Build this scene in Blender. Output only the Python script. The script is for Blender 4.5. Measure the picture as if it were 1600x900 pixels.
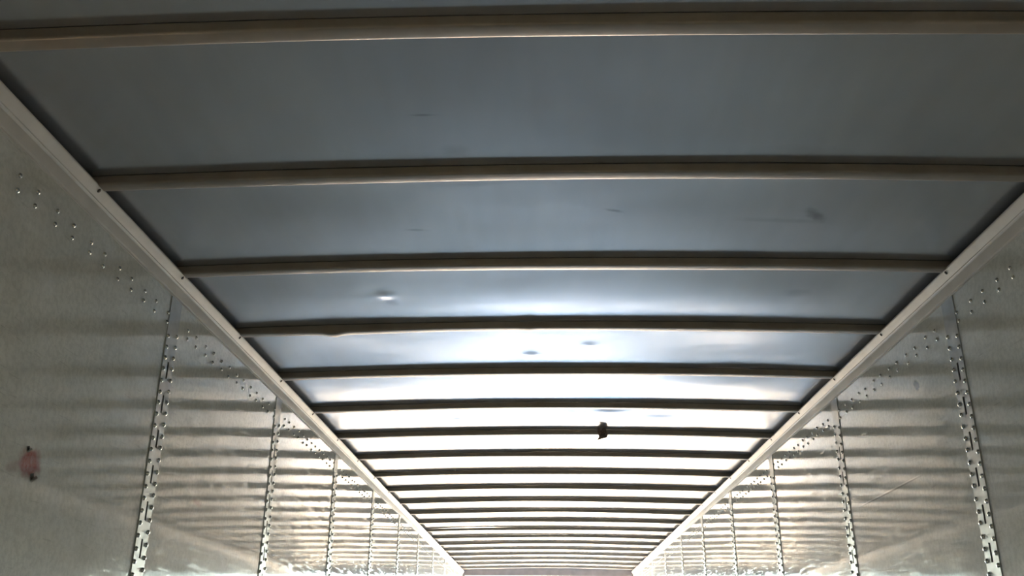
import bpy, math, random
import numpy as np
from mathutils import Matrix, Vector

for o in list(bpy.data.objects):
    bpy.data.objects.remove(o)
S = bpy.context.scene
C = S.collection

# ------------------------------------------------------------------ camera
CAM = (-0.055, 0.0, 1.5)
F_PX, PITCH, YAW, ROLL = 1453.8, 0.3764, -0.0348, 0.0065
cam = bpy.data.cameras.new('camera')
cam.sensor_width = 36
cam.lens = F_PX / 1600 * 36
cam.clip_start = 0.02
cam.clip_end = 2000
camo = bpy.data.objects.new('camera', cam)
C.objects.link(camo)


def ray(a, b):                                   # a right, b down, unit focal length
    c, s = math.cos(ROLL), math.sin(ROLL)
    a, b = c*a + s*b, -s*a + c*b
    x, y, z = a, 1.0, -b
    c, s = math.cos(PITCH), math.sin(PITCH)
    y, z = c*y - s*z, s*y + c*z
    c, s = math.cos(YAW), math.sin(YAW)
    return Vector((c*x + s*y, -s*x + c*y, z))


fw = ray(0, 0)
rt = ray(1, 0) - fw
up = fw - ray(0, 1)
M = Matrix((rt, up, -fw)).transposed().to_4x4()
M.translation = CAM
camo.matrix_world = M
S.camera = camo

# ------------------------------------------------------------------ sky, sun, exposure
SUN_EL, SUN_AZ = math.radians(37), math.radians(14)     # sun stands ahead of the trailer's nose
SKY_STRENGTH, SUN_ENERGY, EXPOSURE = 0.88, 11.5, 2.9
world = bpy.data.worlds.new('sky')
S.world = world
world.use_nodes = True
wn = world.node_tree
wn.nodes.clear()
sky = wn.nodes.new('ShaderNodeTexSky')
sky.sky_type = 'NISHITA'
sky.sun_disc = False
sky.sun_elevation = SUN_EL
sky.sun_rotation = math.pi + SUN_AZ
sky.dust_density = 1.0
bg = wn.nodes.new('ShaderNodeBackground')
bg.inputs['Strength'].default_value = SKY_STRENGTH
wo = wn.nodes.new('ShaderNodeOutputWorld')
wn.links.new(sky.outputs[0], bg.inputs[0])
wn.links.new(bg.outputs[0], wo.inputs[0])

sl = bpy.data.lights.new('sun', 'SUN')
sl.energy = SUN_ENERGY
sl.angle = math.radians(0.6)
sl.color = (1.0, 0.77, 0.47)
so = bpy.data.objects.new('sun', sl)
C.objects.link(so)
sd = Vector((-math.sin(SUN_AZ)*math.cos(SUN_EL), -math.cos(SUN_AZ)*math.cos(SUN_EL), math.sin(SUN_EL)))
so.rotation_euler = sd.to_track_quat('Z', 'Y').to_euler()
so.location = (0, -20, 30)

S.cycles.sample_clamp_indirect = 5.0
S.cycles.use_guiding = True
S.cycles.max_bounces = 24
S.cycles.diffuse_bounces = 12
S.cycles.glossy_bounces = 16
S.view_settings.view_transform = 'Standard'
S.view_settings.look = 'None'
S.view_settings.gamma = 1.0
S.view_settings.use_curve_mapping = False
S.view_settings.exposure = EXPOSURE

# ------------------------------------------------------------------ helpers
rng = random.Random(7)


def tag(o, label=None, cat=None, group=None, kind=None):
    for k, v in (('label', label), ('category', cat), ('group', group), ('kind', kind)):
        if v:
            o[k] = v
    return o


def link(name, me, mat, parent=None, smooth=False):
    o = bpy.data.objects.new(name, me)
    C.objects.link(o)
    if mat is not None and me is not None and not me.materials:
        me.materials.append(mat)
    if parent is not None:
        o.parent = parent
    if smooth and me is not None:
        me.polygons.foreach_set('use_smooth', [True]*len(me.polygons))
    return o


def empty(name, loc=(0, 0, 0)):
    o = bpy.data.objects.new(name, None)
    o.location = loc
    o.empty_display_size = 0.05
    C.objects.link(o)
    return o


class MB:
    def __init__(self):
        self.v, self.f = [], []

    def add(self, v, f):
        n = len(self.v)
        self.v += [tuple(p) for p in v]
        self.f += [tuple(i + n for i in q) for q in f]
        return self

    def box(self, x0, x1, y0, y1, z0, z1):
        v = [(x, y, z) for x in (x0, x1) for y in (y0, y1) for z in (z0, z1)]
        return self.add(v, [(0, 1, 3, 2), (4, 6, 7, 5), (0, 4, 5, 1), (2, 3, 7, 6), (0, 2, 6, 4), (1, 5, 7, 3)])

    def dome(self, c, n, r, h, seg=10):
        """low rivet head on a surface point c with normal n"""
        n = Vector(n).normalized()
        u = n.orthogonal().normalized()
        w = n.cross(u)
        rings = [(1.0, 0.0), (0.93, 0.45), (0.68, 0.8), (0.32, 0.97)]
        v = []
        for a, b in rings:
            for k in range(seg):
                t = 2*math.pi*k/seg
                v.append(Vector(c) + u*(r*a*math.cos(t)) + w*(r*a*math.sin(t)) + n*(h*b))
        v.append(Vector(c) + n*h)
        f = []
        for i in range(len(rings)-1):
            for k in range(seg):
                a, b = i*seg + k, i*seg + (k+1) % seg
                f.append((a, b, b + seg, a + seg))
        t = (len(rings)-1)*seg
        for k in range(seg):
            f.append((t + k, t + (k+1) % seg, len(v)-1))
        return self.add(v, f)

    def mesh(self, name):
        me = bpy.data.meshes.new(name)
        me.from_pydata(self.v, [], self.f)
        me.validate()
        me.update()
        return me

    def build(self, name, mat, parent=None, smooth=False):
        return link(name, self.mesh(name), mat, parent, smooth)


def fix_normals(me):
    import bmesh
    bm = bmesh.new()
    bm.from_mesh(me)
    bmesh.ops.recalc_face_normals(bm, faces=bm.faces)
    bm.to_mesh(me)
    bm.free()


def smooth_by_angle(me, deg=35):
    me.polygons.foreach_set('use_smooth', [True]*len(me.polygons))
    me.set_sharp_from_angle(angle=math.radians(deg))


# ------------------------------------------------------------------ materials
class NT:
    def __init__(self, name):
        self.m = bpy.data.materials.new(name)
        self.m.use_nodes = True
        self.t = self.m.node_tree
        self.b = self.t.nodes['Principled BSDF']

    def n(self, typ, **kw):
        nd = self.t.nodes.new(typ)
        for k, v in kw.items():
            setattr(nd, k, v)
        return nd

    def l(self, a, b):
        self.t.links.new(a, b)

    def coord(self, scale=(1, 1, 1), loc=(0, 0, 0), rot=(0, 0, 0)):
        tc = self.n('ShaderNodeTexCoord')
        mp = self.n('ShaderNodeMapping')
        mp.inputs['Scale'].default_value = scale
        mp.inputs['Location'].default_value = loc
        mp.inputs['Rotation'].default_value = rot
        self.l(tc.outputs['Object'], mp.inputs['Vector'])
        return mp.outputs[0]

    def noise(self, vec, scale, detail=4, rough=0.55):
        nd = self.n('ShaderNodeTexNoise')
        nd.inputs['Scale'].default_value = scale
        nd.inputs['Detail'].default_value = detail
        nd.inputs['Roughness'].default_value = rough
        self.l(vec, nd.inputs['Vector'])
        return nd.outputs['Fac']

    def ramp(self, fac, stops):
        r = self.n('ShaderNodeValToRGB')
        el = r.color_ramp.elements
        while len(el) < len(stops):
            el.new(0.5)
        for e, (p, c) in zip(el, stops):
            e.position = p
            e.color = (c, c, c, 1) if isinstance(c, (int, float)) else tuple(c) + (1,)
        self.l(fac, r.inputs[0])
        return r.outputs[0]

    def math(self, op, a, b=None, clamp=False):
        nd = self.n('ShaderNodeMath', operation=op, use_clamp=clamp)
        for i, x in enumerate((a, b)):
            if x is None:
                continue
            if isinstance(x, (int, float)):
                nd.inputs[i].default_value = x
            else:
                self.l(x, nd.inputs[i])
        return nd.outputs[0]

    def mix(self, fac, a, b, blend='MIX'):
        nd = self.n('ShaderNodeMix', data_type='RGBA', blend_type=blend)
        for s, x in ((nd.inputs[0], fac), (nd.inputs[6], a), (nd.inputs[7], b)):
            if isinstance(x, (int, float)):
                s.default_value = x
            elif isinstance(x, tuple):
                s.default_value = x + (1,)
            else:
                self.l(x, s)
        return nd.outputs[2]

    def bump(self, h, strength, dist=0.01):
        nd = self.n('ShaderNodeBump')
        nd.inputs['Strength'].default_value = strength
        nd.inputs['Distance'].default_value = dist
        self.l(h, nd.inputs['Height'])
        self.l(nd.outputs[0], self.b.inputs['Normal'])

    def blob(self, centre, size, rot=(0, 0, 0), soft=0.5, rag=0.0, ragscale=60):
        """mask with a ragged elliptical outline around a point (object space)"""
        tc = self.n('ShaderNodeTexCoord')
        sub = self.n('ShaderNodeVectorMath', operation='SUBTRACT')
        sub.inputs[1].default_value = centre
        self.l(tc.outputs['Object'], sub.inputs[0])
        mp = self.n('ShaderNodeMapping', vector_type='TEXTURE')
        mp.inputs['Rotation'].default_value = rot
        mp.inputs['Scale'].default_value = size
        self.l(sub.outputs[0], mp.inputs['Vector'])
        ln = self.n('ShaderNodeVectorMath', operation='LENGTH')
        self.l(mp.outputs[0], ln.inputs[0])
        d = ln.outputs['Value']
        if rag:
            nz = self.noise(tc.outputs['Object'], ragscale, 4, 0.6)
            d = self.math('ADD', d, self.math('MULTIPLY', self.math('SUBTRACT', nz, 0.5), rag))
        mr = self.n('ShaderNodeMapRange', interpolation_type='SMOOTHSTEP')
        mr.inputs['From Min'].default_value = 1.0
        mr.inputs['From Max'].default_value = 1.0 - soft
        self.l(d, mr.inputs['Value'])
        return mr.outputs[0]

    def set(self, **kw):
        for k, v in kw.items():
            k = k.replace('_', ' ')
            for name in self.b.inputs.keys():
                if name.lower() == k.lower():
                    if isinstance(v, (int, float)):
                        self.b.inputs[name].default_value = v
                    elif isinstance(v, tuple):
                        self.b.inputs[name].default_value = v + (1,) if len(v) == 3 else v
                    else:
                        self.l(v, self.b.inputs[name])
        return self


def plain(name, col, rough, metal=0.0, var=0.12, scale=20):
    t = NT(name)
    nz = t.noise(t.coord(), scale)
    t.set(Base_Color=t.mix(t.ramp(nz, [(0.3, 0.0), (0.7, 1.0)]), tuple(c*(1-var) for c in col), tuple(min(1, c*(1+var)) for c in col)),
          Roughness=rough, Metallic=metal)
    return t.m


CX = CAM[0]
ZB = CAM[2] + 1.1401                 # underside of the bows at the rails


def roof_material():
    t = NT('roof_galvanised_sheet')
    v = t.coord()
    big = t.noise(t.coord((1, 1, 1)), 1.7, 3)
    streak = t.noise(t.coord((9, 1.2, 1)), 2.0, 4)
    col = t.mix(t.ramp(big, [(0.3, 0.0), (0.7, 1.0)]), (0.44, 0.45, 0.475), (0.50, 0.51, 0.535))
    col = t.mix(t.math('MULTIPLY', t.ramp(streak, [(0.35, 1.0), (0.7, 0.0)]), 0.18), col, (0.28, 0.28, 0.29))
    # rubbed smudges on the sheet
    for (x, y, sx, sy, rz, k) in ((-0.28, 1.884, 0.045, 0.008, 0, .55), (-0.377, 2.52, 0.05, 0.012, .15, .45), (0.208, 2.406, 0.04, 0.012, .35, .5),
                                  (0.787, 2.434, 0.03, 0.07, -.7, .6), (0.70, 2.47, .2, .02, .05, .2), (0.881, 3.031, 0.07, 0.05, 0, .3), (-0.542, 3.12, 0.035, 0.05, 0, .45),
                                  (-0.22, 2.06, 0.05, 0.05, 0, .25), (0.16, 2.14, .015, .03, -.5, .45), (-.45, 2.1, .3, .05, 0, .12), (0.62, 2.08, .25, .05, 0, .12)):
        m = t.blob((x + CX, y, 2.69), (sx, sy, 5), (0, 0, rz), 0.9, 0.9, 40)
        col = t.mix(t.math('MULTIPLY', m, k), col, (0.10, 0.10, 0.11))
    rgh = t.ramp(t.noise(v, 3.0, 4), [(0.3, 0.19), (0.7, 0.23)])
    t.set(Base_Color=col, Roughness=rgh, Metallic=0.75, Anisotropic=0.85)
    tg = t.n('ShaderNodeCombineXYZ')          # coil rolled lengthwise: highlights spread across the trailer
    tg.inputs[0].default_value = 1.0
    t.l(tg.outputs[0], t.b.inputs['Tangent'])
    h = t.noise(t.coord((1, 1.6, 1)), 2.2, 2)
    t.bump(h, 0.10, 0.02)
    return t.m


def wall_material():
    t = NT('wall_painted_aluminium')
    v = t.coord()
    mott = t.noise(t.coord((1, 1, 1)), 5.0, 6, 0.65)
    col = t.mix(t.ramp(mott, [(0.3, 0.0), (0.72, 1.0)]), (0.74, 0.73, 0.67), (0.82, 0.81, 0.75))
    # long scuffs running with the load, low on the walls
    sc = t.noise(t.coord((1, 1.5, 14), (0, 0, 0), (0.35, 0, 0)), 5.0, 6, 0.7)
    col = t.mix(t.math('MULTIPLY', t.ramp(sc, [(0.56, 0.0), (0.70, 1.0)]), 0.35), col, (0.56, 0.56, 0.55))
    sc2 = t.noise(t.coord((1, 1.2, 18), (3, 1, 2), (-0.5, 0, 0)), 6.0, 6, 0.7)
    col = t.mix(t.math('MULTIPLY', t.ramp(sc2, [(0.60, 0.0), (0.72, 1.0)]), 0.12), col, (0.17, 0.17, 0.16))
    fine = t.noise(t.coord((1, 1, 1)), 60.0, 5, 0.7)
    col = t.mix(t.math('MULTIPLY', t.ramp(fine, [(0.42, 1.0), (0.56, 0.0)]), 0.36), col, (0.48, 0.48, 0.44))
    haze = t.noise(t.coord((1, 0.8, 1.6), (5, 2, 0), (0.3, 0, 0)), 3.2, 7, 0.68)
    col = t.mix(t.math('MULTIPLY', t.ramp(haze, [(0.50, 0.0), (0.66, 1.0)]), 0.45), col, (0.90, 0.90, 0.89))
    grime = t.noise(t.coord((1, 1.0, 0.8), (9, 4, 3)), 2.1, 7, 0.7)
    col = t.mix(t.math('MULTIPLY', t.ramp(grime, [(0.50, 0.0), (0.70, 1.0)]), 0.4), col, (0.50, 0.49, 0.44))
    sc3 = t.noise(t.coord((1, 2.0, 40), (1, 7, 2), (0.28, 0, 0)), 3.0, 5, 0.6)
    col = t.mix(t.math('MULTIPLY', t.ramp(sc3, [(0.62, 0.0), (0.66, 1.0)]), 0.16), col, (0.82, 0.82, 0.80))
    sc4 = t.noise(t.coord((1, 3.0, 40), (4, 1, 8), (-0.65, 0, 0)), 3.0, 5, 0.6)
    col = t.mix(t.math('MULTIPLY', t.ramp(sc4, [(0.63, 0.0), (0.68, 1.0)]), 0.22), col, (0.20, 0.20, 0.18))
    # red rub mark on the left wall, single dark nicks
    zc = CAM[2]
    red = t.blob((-1.25, 2.125, zc + 0.411), (1, 0.058, 0.043), (0, 0, 0), 0.5, 1.0, 45)
    col = t.mix(t.math('MULTIPLY', red, t.ramp(t.noise(v, 90, 4), [(0.3, 0.55), (0.65, 0.9)])), col, (0.42, 0.085, 0.085))
    red2 = t.blob((-1.25, 2.065, zc + 0.392), (1, 0.05, 0.018), (0.3, 0, 0), 0.9, 0.8, 50)
    col = t.mix(t.math('MULTIPLY', red2, 0.45), col, (0.32, 0.16, 0.15))
    nick = t.blob((1.25, 3.19, zc + 0.887), (0.6, 0.03, 0.02), (0.6, 0, 0), 0.4, 1.1, 90)
    col = t.mix(t.math('MULTIPLY', nick, 0.8), col, (0.05, 0.05, 0.05))
    scd = t.blob((1.25, 3.60, zc + 0.582), (0.6, 0.39, 0.004), (-0.012, 0, 0), 0.4)
    col = t.mix(t.math('MULTIPLY', scd, 0.6), col, (0.30, 0.29, 0.26))
    scr = t.blob((1.25, 3.60, zc + 0.587), (0.6, 0.39, 0.0035), (-0.012, 0, 0), 0.4)
    col = t.mix(t.math('MULTIPLY', scr, 0.95), col, (0.97, 0.95, 0.88))
    pinkl = t.blob((-1.25, 3.22, zc + 0.485), (0.6, 0.07, 0.015), (0, 0, 0), 0.8, 0.8, 30)
    col = t.mix(t.math('MULTIPLY', pinkl, 0.5), col, (0.30, 0.15, 0.15))
    rgh = t.ramp(t.noise(t.coord((1, 1, 3)), 4.0, 5), [(0.3, 0.03), (0.7, 0.065)])
    rgh = t.mix(t.math('MULTIPLY', t.ramp(sc, [(0.5, 0.0), (0.7, 1.0)]), 0.6), rgh, (0.4, 0.4, 0.4))
    t.set(Base_Color=col, Roughness=rgh, Metallic=0.0, IOR=1.6)
    h = t.noise(t.coord((1, 1, 2.2)), 7.0, 5, 0.6)
    h = t.math('ADD', h, t.math('MULTIPLY', sc2, 0.25))
    t.bump(h, 0.014, 0.01)
    return t.m


def floor_material():
    t = NT('floor_worn_grey_boards')
    gr = t.noise(t.coord((22, 1.2, 1)), 3.0, 6, 0.6)
    col = t.mix(t.ramp(gr, [(0.3, 0.0), (0.7, 1.0)]), (0.60, 0.585, 0.56), (0.74, 0.72, 0.69))
    br = t.n('ShaderNodeTexBrick')
    t.l(t.coord((1, 1, 1), (0, 0, 0), (0, 0, math.pi/2)), br.inputs['Vector'])
    br.inputs['Scale'].default_value = 1.0
    br.inputs['Brick Width'].default_value = 1.8
    br.inputs['Row Height'].default_value = 0.05
    br.inputs['Mortar Size'].default_value = 0.002
    br.inputs['Color1'].default_value = (1, 1, 1, 1)
    br.inputs['Color2'].default_value = (0.75, 0.75, 0.75, 1)
    br.inputs['Mortar'].default_value = (0.2, 0.2, 0.2, 1)
    t.set(Base_Color=t.mix(1.0, col, br.outputs[0], 'MULTIPLY'), Roughness=0.65, Specular_IOR_Level=0.2)
    return t.m


def ground_material():
    t = NT('yard_dry_gravel')
    a = t.noise(t.coord(), 0.4, 6)
    col = t.mix(t.ramp(a, [(0.3, 0.0), (0.7, 1.0)]), (0.46, 0.35, 0.21), (0.58, 0.45, 0.28))
    t.set(Base_Color=col, Roughness=0.85)
    return t.m


def ply_material():
    t = NT('front_plywood')
    gr = t.noise(t.coord((2, 2, 14)), 3.0, 6, 0.6)
    t.set(Base_Color=t.mix(gr, (0.74, 0.60, 0.40), (0.86, 0.72, 0.52)), Roughness=0.5)
    return t.m


MAT_ROOF = roof_material()
MAT_WALL = wall_material()
MAT_FLOOR = floor_material()
MAT_GROUND = ground_material()
MAT_PLY = ply_material()
MAT_BOW = plain('bow_galvanised_steel', (0.30, 0.26, 0.22), 0.34, 0.4, 0.1, 12)
MAT_RAIL = plain('rail_aluminium', (0.68, 0.65, 0.61), 0.45, 0.15, 0.08, 9)
MAT_POST = plain('post_galvanised_steel', (0.46, 0.475, 0.475), 0.40, 0.6, 0.1, 25)
MAT_RIVET = plain('rivet_steel', (0.60, 0.61, 0.59), 0.20, 1.0, 0.1, 60)
MAT_DARKRIV = plain('rail_rivet_dark', (0.10, 0.095, 0.09), 0.5, 0.6, 0.2, 60)
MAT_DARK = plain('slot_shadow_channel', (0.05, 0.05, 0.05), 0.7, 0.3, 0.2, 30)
MAT_SHELL = plain('outer_shell_paint', (0.55, 0.56, 0.57), 0.5, 0.0, 0.06, 2)
MAT_HEAD = plain('header_steel_paint', (0.23, 0.20, 0.20), 0.5, 0.2, 0.15, 8)
MAT_SCRAP = plain('scrap_cardboard', (0.20, 0.13, 0.09), 0.8, 0.0, 0.25, 60)
MAT_TEAR = plain('torn_metal_edge', (0.62, 0.62, 0.60), 0.3, 0.9, 0.2, 60)

# ------------------------------------------------------------------ trailer shell
Y0, Y1 = -1.95, 14.15               # nose wall and rear frame
HW = 1.25                           # wall faces at x = +-HW
RAIL_X = 1.218
CROWN = 0.022
ZR = ZB + 0.026                     # roof sheet underside at the rails


def crown(x):
    return CROWN*(1 - (x/1.25)**2)


# yard outside the open rear end
tag(MB().box(-150, 150, -60, 400, -1.45, -1.25).build('ground', MAT_GROUND), kind='structure')
# floor
tag(MB().box(-1.30, 1.30, Y0 - 0.05, Y1 + 0.12, -0.12, 0.0).build('floor', MAT_FLOOR), kind='structure')
# nose wall behind the viewer
tag(MB().box(-1.30, 1.30, Y0 - 0.05, Y0, 0.0, ZR + 0.06).build('wall_front', MAT_PLY), kind='structure')

# roof sheet: one sheet, crowned, slightly slack between the bows, with dents
BOW_D1, BOW_S = 2.1313 - 0.61, 0.61
DENTS = [  # x, y, radius_x, radius_y, depth(+ = pushed up)
    (-0.556, 3.05, 0.028, 0.030, -0.0035), (-0.048, 3.774, 0.020, 0.028, -0.0035), (0.193, 3.646, 0.018, 0.025, -0.0025),
    (-0.465, 4.86, 0.03, 0.04, 0.004), (-0.597, 5.41, 0.06, 0.04, 0.003), (-0.931, 6.76, 0.06, 0.09, 0.005), (-0.93, 6.70, 0.03, 0.04, -0.003),
    (0.15, 4.72, 0.10, 0.05, 0.004), (0.36, 4.76, 0.12, 0.07, -0.005), (0.60, 4.80, 0.12, 0.06, 0.004), (0.33, 4.70, 0.05, 0.03, 0.003),
    (-0.23, 4.46, 0.25, 0.06, 0.0025), (0.29, 4.44, 0.2, 0.05, 0.002), (0.0, 11.07, 0.12, 0.12, 0.010), (0.70, 11.06, 0.2, 0.12, 0.012), (0.45, 11.0, 0.15, 0.1, -0.006),
    (-0.75, 9.5, 0.3, 0.12, 0.004), (-0.3, 10.3, 0.5, 0.15, 0.004), (0.3, 7.9, 0.5, 0.15, 0.002), (-0.1, 8.5, 0.3, 0.15, 0.002), (0.8, 10.4, 0.3, 0.1, 0.004),
    (0.55, 2.3, 0.25, 0.15, 0.003), (-0.6, 2.3, 0.3, 0.12, 0.002), (0.9, 3.9, 0.2, 0.15, 0.003), (0.7, 4.2, 0.35, 0.15, -0.002),
]
xs = np.linspace(-1.30, 1.30, 181)
ya = np.arange(Y0 - 0.05, 1.4, 0.05)
yb = np.arange(1.4, 7.0, 0.0125)
yc = np.arange(7.0, Y1 + 0.06, 0.025)
ys = np.concatenate([ya, yb, yc])
X, Y = np.meshgrid(xs, ys)
Z = ZR + CROWN*(1 - (X/1.25)**2)
ph = (Y - (BOW_D1 + 0.022))/BOW_S
bay = np.floor(ph)
sag = np.sin(np.pi*(ph - bay))**2
amp = 0.0035*np.sin(bay*2.3 + 0.7) - 0.001
side = np.clip(1 - (np.abs(X)/1.25)**4, 0, 1)
Z = Z + sag*side*(amp + 0.002*np.sin(X*3.1 + bay*1.7) + 0.0012*np.sin(X*7.3 + bay*2.9))
for (dx, dy, rx, ry, dz) in DENTS:
    Z = Z + dz*np.exp(-(((X - dx - CX)/rx)**2 + ((Y - dy)/ry)**2))
nx, ny = len(xs), len(ys)
lower = np.stack([X, Y, Z], -1).reshape(-1, 3)
idx = np.arange(nx*ny).reshape(ny, nx)
quads = np.stack([idx[:-1, :-1], idx[1:, :-1], idx[1:, 1:], idx[:-1, 1:]], -1).reshape(-1, 4)
# thin upper skin (coarse) closes the sheet
xc = np.linspace(-1.30, 1.30, 21)
upv = [(x, y, ZR + crown(x) + 0.03) for y in (ys[0], ys[-1]) for x in xc]
base = nx*ny
verts = np.concatenate([lower, np.array(upv)])
faces = [tuple(q) for q in quads.tolist()]
for i in range(20):
    faces.append((base + i, base + i + 1, base + 21 + i + 1, base + 21 + i))
me = bpy.data.meshes.new('ceiling')
me.vertices.add(len(verts))
me.vertices.foreach_set('co', verts.astype(np.float32).ravel())
nf = len(faces)
me.loops.add(nf*4)
me.loops.foreach_set('vertex_index', np.array(faces, dtype=np.int32).ravel())
me.polygons.add(nf)
me.polygons.foreach_set('loop_start', np.arange(0, nf*4, 4, dtype=np.int32))
me.polygons.foreach_set('loop_total', np.full(nf, 4, dtype=np.int32))
me.polygons.foreach_set('use_smooth', np.ones(nf, dtype=bool))
me.update(calc_edges=True)
me.validate()
tag(link('ceiling', me, MAT_ROOF), kind='structure')

# ------------------------------------------------------------------ side walls: panels, rivets
PW = 1.2592
POST_W = 0.085
POST0 = {-1: 2.765, 1: 2.805}
ZTOP = ZB - 0.045
RIV = MB().dome((0, 0, 0), (1, 0, 0), 0.0065, 0.0048, 10).mesh('rivet_head')
RIV.materials.append(MAT_RIVET)
RIV.polygons.foreach_set('use_smooth', [True]*len(RIV.polygons))


def panel_mesh(side, ya, yb, seed):
    """sheet that bulges slightly between its riveted edges, with a thick back"""
    r = random.Random(seed)
    n, m = 40, 44
    a1, a2 = r.uniform(0.0006, 0.0014), r.uniform(-.0003, .0003)
    p1, p2 = r.uniform(0, 6), r.uniform(0, 6)
    mb = MB()
    v = []
    for i in range(n + 1):
        for j in range(m + 1):
            u, w = i/n, j/m
            y, z = ya + (yb - ya)*u, ZTOP*w
            e = min(u, 1 - u)
            bul = a1*(1 - math.exp(-e/0.10)) * (1 - math.exp(-(1 - w)/0.05))
            bul += a2*math.sin(5*w + p1 + 2*u)*math.sin(math.pi*u) + 0.00015*math.sin(11*w + p2 + 4*u)*math.sin(math.pi*u)
            v.append((side*(HW - bul), y, z))
    f = []
    for i in range(n):
        for j in range(m):
            a = i*(m + 1) + j
            q = (a, a + m + 1, a + m + 2, a + 1)
            f.append(q if side < 0 else q[::-1])
    mb.add(v, f)
    mb.box(side*(HW + 0.006), side*(HW + 0.05), ya, yb, 0, ZTOP)
    me = mb.mesh('wall_panel')
    me.polygons.foreach_set('use_smooth', [True]*(n*m) + [False]*6)
    return me


def spread(side, near, ya, yb):
    """rivet pairs below the rail: alternating spacing"""
    out, y, k = [], ya + 0.07, 0
    while y < yb - 0.04:
        out.append(y)
        y += 0.083 if k % 2 == 0 else 0.097
        k += 1
    return out


walls = {}
for side, nm in ((-1, 'left'), (1, 'right')):
    w = empty('wall_' + nm, (0, 0, 0))
    tag(w, kind='structure')
    walls[side] = w
    edges = [Y0]
    y = POST0[side] - PW*3
    posts = []
    while y < Y1 - 0.3:
        if y > Y0 + 0.2:
            edges.append(y + POST_W/2)
            posts.append(y)
        y += PW
    edges.append(Y1)
    for k in range(len(edges) - 1):
        a, b = edges[k] + 0.009, edges[k+1] - 0.009
        p = link('wall_panel', panel_mesh(side, a, b, k*2 + side), MAT_WALL, w)
        if b < 1.3:
            continue
        near = a < 4.0
        rows = MB()
        for y in spread(side, near, a + (POST_W/2 if k else 0), b):
            for z in (ZB - 0.126, ZB - 0.159):
                jy, jz = rng.uniform(-.004, .004), rng.uniform(-.003, .003)
                if near:
                    o = link('rivet', RIV, None, p)
                    o.location = (side*(HW - 0.0012), y + jy, z + jz)
                    o.rotation_euler = (rng.uniform(0, 6), 0, 0) if side < 0 else (0, 0, math.pi)
                else:
                    rows.dome((side*(HW - 0.0012), y + jy, z + jz), (-side, 0, 0), 0.0065, 0.0048, 7)
        if rows.v:
            tag(rows.build('rivet_rows', MAT_RIVET, p, True), kind='stuff')

# outer top closure along both sides (keeps daylight out of the gap over the rail)
for side, n in ((-1, 1), (1, 2)):
    mb = MB().box(side*1.300, side*1.33, Y0 - 0.05, Y1, 2.3, ZR + 0.05)
    mb.box(side*(HW + 0.05), side*1.30, Y0 - 0.05, Y1, 2.3, 2.34)
    tag(mb.build('trim_%d' % n, MAT_SHELL), kind='structure')

# ------------------------------------------------------------------ top rails
RAIL_PROF = [(1.218, 0.006), (1.2165, 0.002), (1.2180, -0.0010), (1.2325, -0.0215), (1.2318, -0.0235), (1.2325, -0.0260), (1.2350, -0.0275),
             (1.2385, -0.0290), (1.2430, -0.0540), (1.2440, -0.0570),
             (1.2485, -0.0585), (1.2485, -0.064), (1.2500, -0.064), (1.2500, 0.000), (1.290, 0.0), (1.290, 0.006)]
for side in (-1, 1):
    mb = MB()
    st = [Y0 + (Y1 - Y0)*k/16 for k in range(17)]
    n = len(RAIL_PROF)
    v = [(side*a, y, ZB + b) for y in st for (a, b) in RAIL_PROF]
    f = []
    for i in range(len(st) - 1):
        for k in range(n):
            f.append((i*n + k, i*n + (k+1) % n, (i+1)*n + (k+1) % n, (i+1)*n + k))
    f.append(tuple(range(n)))
    f.append(tuple(range((len(st)-1)*n, len(st)*n)))
    mb.add(v, f)
    me = mb.mesh('top_rail')
    fix_normals(me)
    smooth_by_angle(me, 50)
    rail = empty('top_rail', (side*1.235, Y0, ZB - 0.06))
    side_w = 'left' if side < 0 else 'right'
    tag(rail, 'pale aluminium top rail running along the head of the %s wall' % side_w, 'rail', 'top rails along the trailer walls')
    o = link('rail_profile', me, MAT_RAIL)
    o.parent = rail
    o.matrix_parent_inverse = Matrix.Translation(rail.location).inverted()
    mb = MB()
    for k in range(21):
        mb.dome((side*1.2215, BOW_D1 + BOW_S*k + 0.02, ZB - 0.006), (-side*0.82, 0, -0.57), 0.006, 0.003, 8)
    r = mb.build('rivet_row', MAT_DARKRIV, None, True)
    r.parent = rail
    r.matrix_parent_inverse = Matrix.Translation(rail.location).inverted()
    tag(r, kind='stuff')

# ------------------------------------------------------------------ riveted slotted posts over the panel joints
SLOT_P, SLOT_L, SLOT_W = 0.1095, 0.056, 0.012
RV_P = SLOT_P/3
ZPT = ZB - 0.066


def post_strip(side):
    """flat strip, real slots punched down the middle; origin at the near foot corner"""
    mb = MB()
    x0, x1 = 0.0, 0.0032
    yl, yr = (POST_W - SLOT_W)/2, (POST_W + SLOT_W)/2
    mb.box(x0, x1, 0, yl, 0.02, ZPT)
    mb.box(x0, x1, yr, POST_W, 0.02, ZPT)
    z = ZPT
    top = ZPT - 0.21
    mb.box(x0, x1, yl, yr, top, ZPT)
    z = top
    while z - SLOT_P > 0.1:
        mb.box(x0, x1, yl, yr, z - SLOT_P, z - SLOT_L)
        z -= SLOT_P
    mb.box(x0, x1, yl, yr, 0.02, z)
    me = mb.mesh('strip')
    if side > 0:
        for vv in me.vertices:
            vv.co.x *= -1
        me.flip_normals()
    return me, top


def post_rivets(far=False):
    pts = []
    z = ZPT - 0.115
    while z > 0.1:
        pts.append((0.0095, z - 0.017))
        pts.append((POST_W - 0.0095, z))
        z -= RV_P
    return pts


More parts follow.
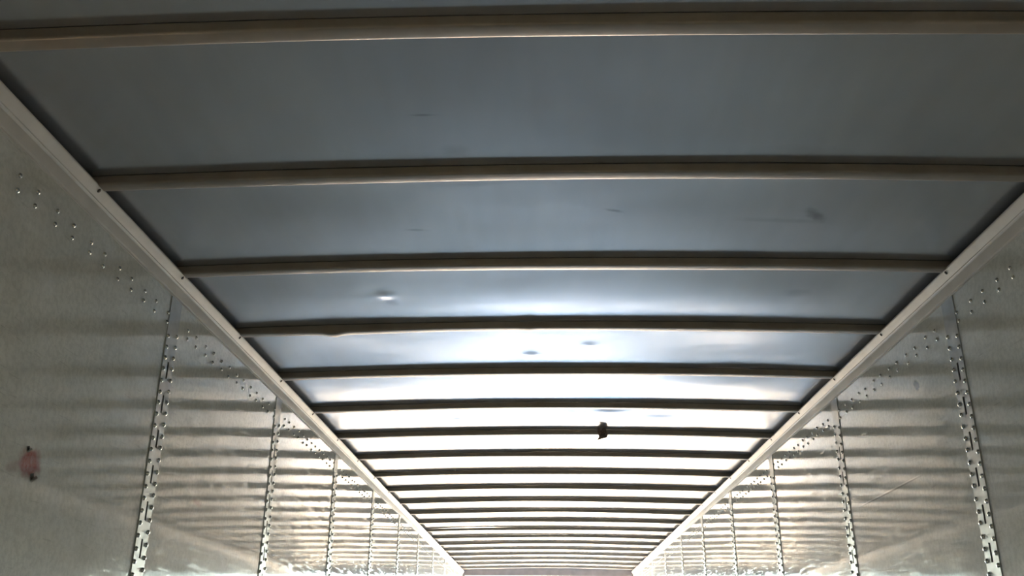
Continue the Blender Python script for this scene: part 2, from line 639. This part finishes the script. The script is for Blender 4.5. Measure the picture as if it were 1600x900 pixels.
RV2 = MB().dome((0, 0, 0), (1, 0, 0), 0.0075, 0.0058, 10).mesh('post_rivet_head')
RV2.materials.append(MAT_RIVET)
RV2.polygons.foreach_set('use_smooth', [True]*len(RV2.polygons))
ORD = ['nearest', 'second', 'third', 'fourth', 'fifth', 'sixth', 'seventh', 'eighth', 'ninth', 'tenth']
for side, nm in ((-1, 'left'), (1, 'right')):
    sm, top = post_strip(side)
    sm.materials.append(MAT_POST)
    for i in range(9):
        y = POST0[side] + PW*i
        if y > Y1 - 0.3:
            break
        p = empty('splice_post', (side*(HW - 0.0002), y, 0))
        lab = ('nearest slotted metal post on the %s wall, two columns of rivets' % nm) if i == 0 else \
            ('%s slotted riveted post from the near end of the %s wall' % (ORD[i], nm))
        tag(p, lab, 'post', 'slotted riveted posts on the trailer walls')
        link('strip', sm, None, p)
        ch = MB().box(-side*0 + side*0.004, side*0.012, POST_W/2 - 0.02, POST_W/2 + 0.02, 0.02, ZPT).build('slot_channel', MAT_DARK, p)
        pts = post_rivets()
        if i < 2:
            for (yy, z) in pts:
                if z < 1.0:
                    continue
                o = link('rivet', RV2, None, p)
                o.location = (-side*0.003, yy + rng.uniform(-.001, .001), z + rng.uniform(-.002, .002))
                o.rotation_euler = (0, 0, 0) if side < 0 else (0, 0, math.pi)
        else:
            mb = MB()
            for (yy, z) in pts:
                if z > 1.2:
                    mb.dome((-side*0.003, yy, z), (-side, 0, 0), 0.0075, 0.0058, 6)
            tag(mb.build('rivet_columns', MAT_RIVET, p, True), kind='stuff')

# ------------------------------------------------------------------ roof bows
BOW_H, BOW_W = 0.0245, 0.045
R = 0.006


def bow_profile():
    """hat section, (y, z) with z = 0 at the underside"""
    out = [(0.0, BOW_H), (0.0, R)]
    for k in range(1, 5):
        t = math.pi/2*k/4
        out.append((R - R*math.cos(t), R - R*math.sin(t)))
    out.append((BOW_W - 0.010, 0.0))
    for k in range(1, 5):
        t = math.pi/2*k/4
        out.append((BOW_W - 0.010 + 0.010*math.sin(t), 0.010 - 0.010*math.cos(t)))
    out.append((BOW_W, BOW_H))
    return out


BP = bow_profile()
COUNT = ['first', 'second', 'third', 'fourth', 'fifth', 'sixth', 'seventh', 'eighth', 'ninth', 'tenth', 'eleventh', 'twelfth', 'thirteenth',
         'fourteenth', 'fifteenth', 'sixteenth', 'seventeenth', 'eighteenth', 'nineteenth', 'twentieth', 'twenty-first']
for i in range(21):
    r = random.Random(100 + i)
    y0 = BOW_D1 + BOW_S*i
    n = 96
    p1, p2 = r.uniform(0, 6), r.uniform(0, 6)
    wob = 0.0015 if i < 8 else 0.003
    v, f = [], []
    m = len(BP)
    for s in range(n + 1):
        x = -1.236 + 2.472*s/n
        env = max(0, 1 - (abs(x)/1.24)**4)
        dy = env*wob*math.sin(2.1*x + p1)
        dz = env*wob*0.6*math.sin(3.3*x + p2)
        for (a, b) in BP:
            low = 1 - b/BOW_H
            ddz, ddy = dz*low, dy
            if i == 3:        # the knocked place near the left end
                g = math.exp(-((x + 0.86)/0.03)**2)
                ddz -= 0.006*g*low
                ddy += 0.010*g*low
                ddz -= 0.004*math.exp(-((x + 0.80)/0.25)**2)*low
            if i == 3:
                ddz -= 0.003*math.exp(-((x + 0.11)/0.02)**2)*low
            v.append((x, y0 + a + ddy, ZB + crown(x) + b + ddz))
    for s in range(n):
        for k in range(m):
            q = (s*m + k, s*m + (k+1) % m, (s+1)*m + (k+1) % m, (s+1)*m + k)
            f.append(q)
    f.append(tuple(range(m)))
    f.append(tuple(range(n*m, (n+1)*m)))
    mb = MB().add([(a, b - y0, c - ZB) for (a, b, c) in v], f)
    me = mb.mesh('roof_bow')
    fix_normals(me)
    smooth_by_angle(me, 40)
    o = link('roof_bow', me, MAT_BOW)
    o.location = (0, y0, ZB)
    if i == 0:
        lab = 'wide metal roof bow with tan face across the top of the photo, nearest of all'
    elif i == 3:
        lab = 'fourth steel roof bow from the top, knocked and bent near its left end'
    elif i == 6:
        lab = 'seventh steel roof bow from the top, with a dark scrap stuck on it'
    elif i == 20:
        lab = 'farthest thin steel roof bow, right before the dark rear header'
    else:
        lab = '%s steel roof bow from the top, crossing from rail to rail' % COUNT[i]
    tag(o, lab, 'roof bow', 'roof bows across the trailer ceiling')

# ------------------------------------------------------------------ rear frame around the open end
tag(MB().box(-1.33, 1.33, Y1, Y1 + 0.10, ZB - 0.055, ZR + 0.07).build('trim_3', MAT_HEAD), kind='structure')
for side, n in ((-1, 4), (1, 5)):
    tag(MB().box(side*1.21, side*1.33, Y1, Y1 + 0.10, 0, ZB - 0.055).build('trim_%d' % n, MAT_HEAD), kind='structure')

# ------------------------------------------------------------------ scrap stuck on the seventh bow
yb6 = BOW_D1 + BOW_S*6
sx = 0.332 + CX
zb = ZB + crown(sx)
outline = [(-0.021, 0.036), (-0.012, 0.040), (0.004, 0.041), (0.014, 0.038), (0.020, 0.030), (0.022, 0.010), (0.028, -0.004), (0.022, -0.020),
           (-0.004, -0.027), (-0.026, -0.035), (-0.016, -0.016), (-0.019, 0.000), (-0.024, 0.018)]
nO = len(outline)
v, f = [], []
for ring, (sc, off) in enumerate(((1.0, -0.002), (1.0, -0.005), (0.55, -0.012), (0.25, -0.010))):
    for k, (a, b) in enumerate(outline):
        cr = 0.003*math.sin(k*2.4 + ring)
        v.append((sx + 1.15*a*sc, yb6 - 0.006*(b > 0.03) + off + cr*(ring > 0) - (0.004 if b < 0 else 0), zb + (b - 0.01)*sc + 0.01*1.0))
for ring in range(3):
    for k in range(nO):
        f.append((ring*nO + k, ring*nO + (k+1) % nO, (ring+1)*nO + (k+1) % nO, (ring+1)*nO + k))
f.append(tuple(range(3*nO, 4*nO)))
f.append(tuple(range(nO))[::-1])
mb = MB().add([(a - sx, b - yb6, c - zb) for a, b, c in v], f)
me = mb.mesh('scrap')
fix_normals(me)
o = link('scrap', me, MAT_SCRAP)
o.location = (sx, yb6, zb)
tag(o, 'small dark brown torn scrap stuck to the face of a roof bow', 'scrap')

# ------------------------------------------------------------------ torn nicks above and below the red mark on the left wall
panel = [c for c in walls[-1].children if c.data and min(p.co.y for p in c.data.vertices) < 2.1 < max(p.co.y for p in c.data.vertices)][0]
for (y, z, s) in ((2.107, CAM[2] + 0.440, 0.7), (2.146, CAM[2] + 0.381, 1.0)):
    a, b = 0.012*s, 0.010*s
    mb = MB()
    # a puncture with a curled lip
    mb.add([(0.0004, -a, b*0.6), (0.0004, a*0.2, b), (0.0004, a*0.5, 0.0), (0.0004, -a*0.5, -b*0.8)], [(0, 1, 2, 3)])
    mb.build('nick', MAT_DARK, panel).location = (-HW + 0.0022, y, z)
    mb = MB()
    mb.add([(0.0, -a*0.6, -b*0.9), (0.006*s, -a*0.1, -b*1.0), (0.010*s, a*0.5, -b*0.1), (0.004*s, a*0.9, b*0.5), (0.0, a*0.6, b*0.2),
            (0.0, a*1.0, b*0.3), (0.0, -a*0.2, -b*1.3)], [(0, 1, 2, 4), (2, 3, 4), (1, 6, 5, 2), (2, 5, 3), (0, 6, 1)])
    mb.build('torn_lip', MAT_TEAR, panel).location = (-HW + 0.0020, y, z)
